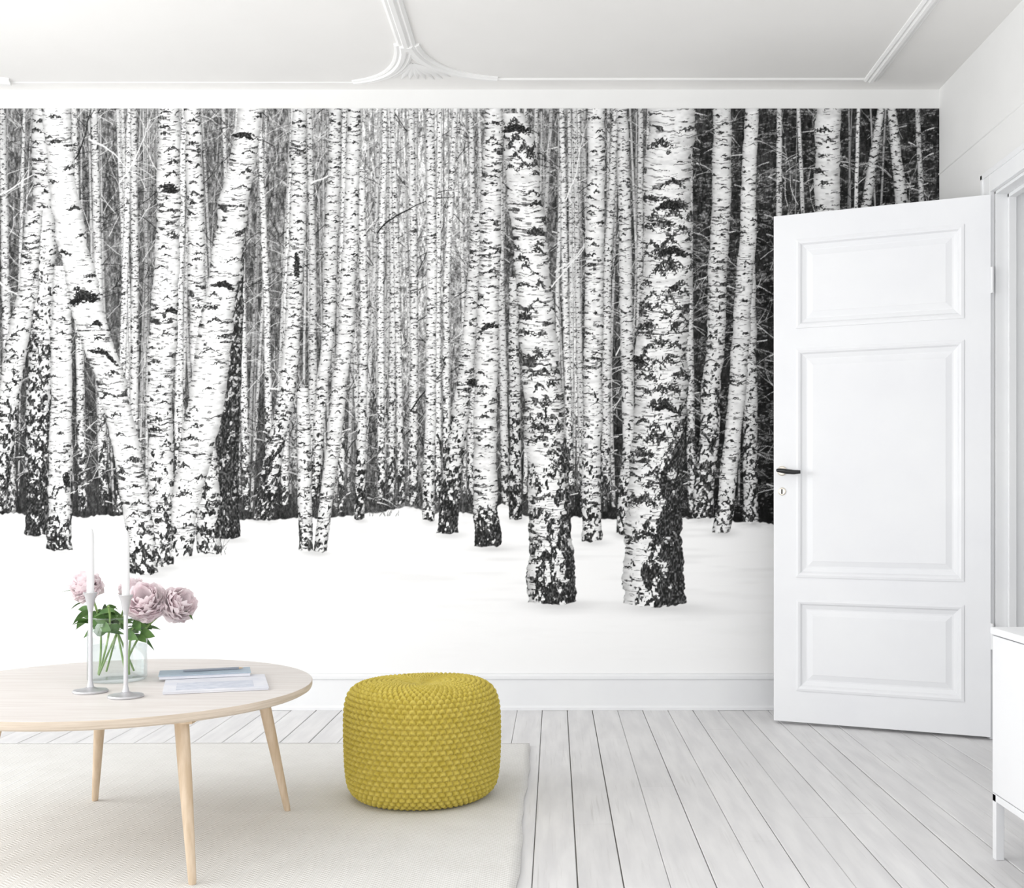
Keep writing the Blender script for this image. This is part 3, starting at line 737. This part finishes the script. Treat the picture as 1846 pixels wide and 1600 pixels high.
# ---------------------------------------------------------------- KNITTED POUF
def pouf():
    cx, cy = -.413, 3.512; z0 = RZ; q_ = .966
    cp = [(.0,.0),(.10,.0),(.185,.002),(.215,.012),(.236,.04),(.244,.085),(.247,.14),(.248,.20),(.247,.255),(.242,.294),(.230,.323),(.207,.341),(.17,.352),(.11,.356),(.06,.352),(.03,.346),(.0,.342)]
    cp = [(a*q_, b) for a, b in cp]
    pts = []
    for i in range(len(cp)-1):
        p0 = cp[max(0,i-1)]; p1 = cp[i]; p2 = cp[i+1]; p3 = cp[min(len(cp)-1,i+2)]
        for k in range(24):
            t = k/24
            f = lambda a,b,c_,d: .5*((2*b)+(-a+c_)*t+(2*a-5*b+4*c_-d)*t*t+(-a+3*b-3*c_+d)*t**3)
            pts.append((f(p0[0],p1[0],p2[0],p3[0]), f(p0[1],p1[1],p2[1],p3[1])))
    pts.append(cp[-1]); P = np.array(pts)
    s = np.concatenate([[0], np.cumsum(np.hypot(*np.diff(P, axis=0).T))])
    S = s[-1]; rowh = .0155; nrow = int(S/rowh); per = 12
    NS = 66; nc = NS*14; nv = nrow*per
    sv = np.linspace(0, S, nv+1); r = np.interp(sv, s, P[:,0]); zz = np.interp(sv, s, P[:,1])
    dr = np.gradient(r, sv); dz = np.gradient(zz, sv); nr_, nz_ = dz, -dr
    V_ = sv[:,None]/S*nrow; U_ = (np.arange(nc)/nc*NS)[None,:]
    row = np.floor(V_); fv = V_-row
    fu = U_+.5*(row % 2); fu = fu-np.floor(fu)
    fvv = np.clip(fv+.30*(np.abs(fu-.5)*2)**1.5-.1, 0, 1)
    lobe = np.clip(np.sin(math.pi*fu),0,1)**.6*np.clip(np.sin(math.pi*fvv),0,1)**.6
    amp = .0115*np.clip(r/.19, .12, 1)[:,None]**1.3
    amp = amp*np.clip((zz+.01)/.03,0.05,1)[:,None]
    d = amp*(lobe-.6)
    th_ = np.arange(nc)/nc*2*math.pi
    lump = 1+.008*np.sin(3*th_+1)[None,:]+.006*np.sin(5*th_+zz[:,None]*9)
    rr = (r[:,None]*lump+d*nr_[:,None]); z = zz[:,None]+d*nz_[:,None]+.004*np.sin(2*th_+.6)[None,:]*(r[:,None]/.25)*np.clip((zz[:,None]-.2)/.15,0,1)
    rr = np.maximum(rr, 0)
    z = np.maximum(z, 0)+z0
    co = np.stack([cx+rr*np.cos(th_)[None,:], cy+rr*np.sin(th_)[None,:], z], -1).reshape(-1,3)
    j, i = np.meshgrid(np.arange(nv), np.arange(nc), indexing='ij'); i2 = (i+1)%nc
    q = np.stack([j*nc+i, j*nc+i2, (j+1)*nc+i2, (j+1)*nc+i], -1).reshape(-1)
    me = bpy.data.meshes.new('knitted_pouf'); me.vertices.add(len(co)); me.vertices.foreach_set('co', co.astype(np.float32).reshape(-1))
    me.loops.add(len(q)); me.loops.foreach_set('vertex_index', q.astype(np.int32)); me.polygons.add(len(q)//4); me.polygons.foreach_set('loop_start', np.arange(0,len(q),4,dtype=np.int32))
    me.update(calc_edges=True); me.polygons.foreach_set('use_smooth', [True]*len(me.polygons))
    m = noise_mat('mustard_wool', srgb(192,173,74), srgb(206,188,94), nscale=60, rough=.9, spec=.1, bump=.3)
    m.node_tree.nodes['Principled BSDF'].inputs['Sheen Weight'].default_value = .1
    me.materials.append(m); link(bpy.data.objects.new('knitted_pouf', me))
pouf()

# ---------------------------------------------------------------- SIDEBOARD
sb = empty('sideboard', (1.42, 2.1, 0))
sx0, sx1, sy0, sy1, sz0, sz1 = 1.130, 1.672, 1.25, 2.92, .168, .595
boxes('carcass', [(sx0+.018,sx1,sy0,sy1,sz0,sz1-.018)], m_side, sb, .002)
boxes('top', [(sx0-.004,sx1+.002,sy0-.004,sy1+.004,sz1-.018,sz1)], m_side, sb, .002)
n = 3; w = (sy1-sy0)/n
boxes('fronts', [(sx0,sx0+.0175,sy0+k*w+.0015,sy0+(k+1)*w-.0015,sz0+.002,sz1-.021) for k in range(n)], m_side, sb, .0015)
lgs = []
for y in (sy0+.005, sy1-.024):
    lgs += [(sx0+.0,sx0+.022,y,y+.022,0,sz0-.0), (sx1-.025,sx1-.003,y,y+.022,0,sz0), (sx0+.0,sx1-.003,y,y+.022,sz0-.02,sz0-.0002)]
lgs += [(sx0+.0,sx0+.022,sy0+.005,sy1-.005,sz0-.018,sz0-.0002)]
boxes('legs', lgs, m_side, sb, .0015)

# ---------------------------------------------------------------- LIGHT
w = bpy.data.worlds.new('sky'); sc.world = w; w.use_nodes = True
bg = w.node_tree.nodes['Background']; bg.inputs[0].default_value = (.97,.985,1,1); bg.inputs[1].default_value = .96
def area(name, loc, rot, sx, sy, power, col=(1,1,1)):
    l = bpy.data.lights.new(name, 'AREA'); l.shape = 'RECTANGLE'; l.size = sx; l.size_y = sy; l.energy = power; l.color = col
    o = bpy.data.objects.new(name, l); o.location = loc; o.rotation_euler = rot; sc.collection.objects.link(o)
area('window_daylight', (XL-.2, (WY0+WY1)/2, (WZ0+WZ1)/2), (0, math.radians(-96), 0), WZ1-WZ0, WY1-WY0, 105, (.99,.995,1))
area('ceiling_fill', (-.9, -.3, .6), (math.radians(142), 0, 0), 4.0, 1.0, 40, (1,.99,.985))  # added unseen fill light behind the camera, aimed up to brighten the ceiling

# ---------------------------------------------------------------- CAMERA
cam = bpy.data.cameras.new('camera'); co_ = bpy.data.objects.new('camera', cam); sc.collection.objects.link(co_)
co_.location = (0, 0, CZ); co_.rotation_euler = (math.radians(90), 0, 0)
cam.sensor_fit = 'HORIZONTAL'; cam.sensor_width = 36; cam.lens = F/1846*36
cam.shift_x = -(PX-923)/1846; cam.shift_y = (PY-800)/1846
cam.clip_start = .05
sc.camera = co_
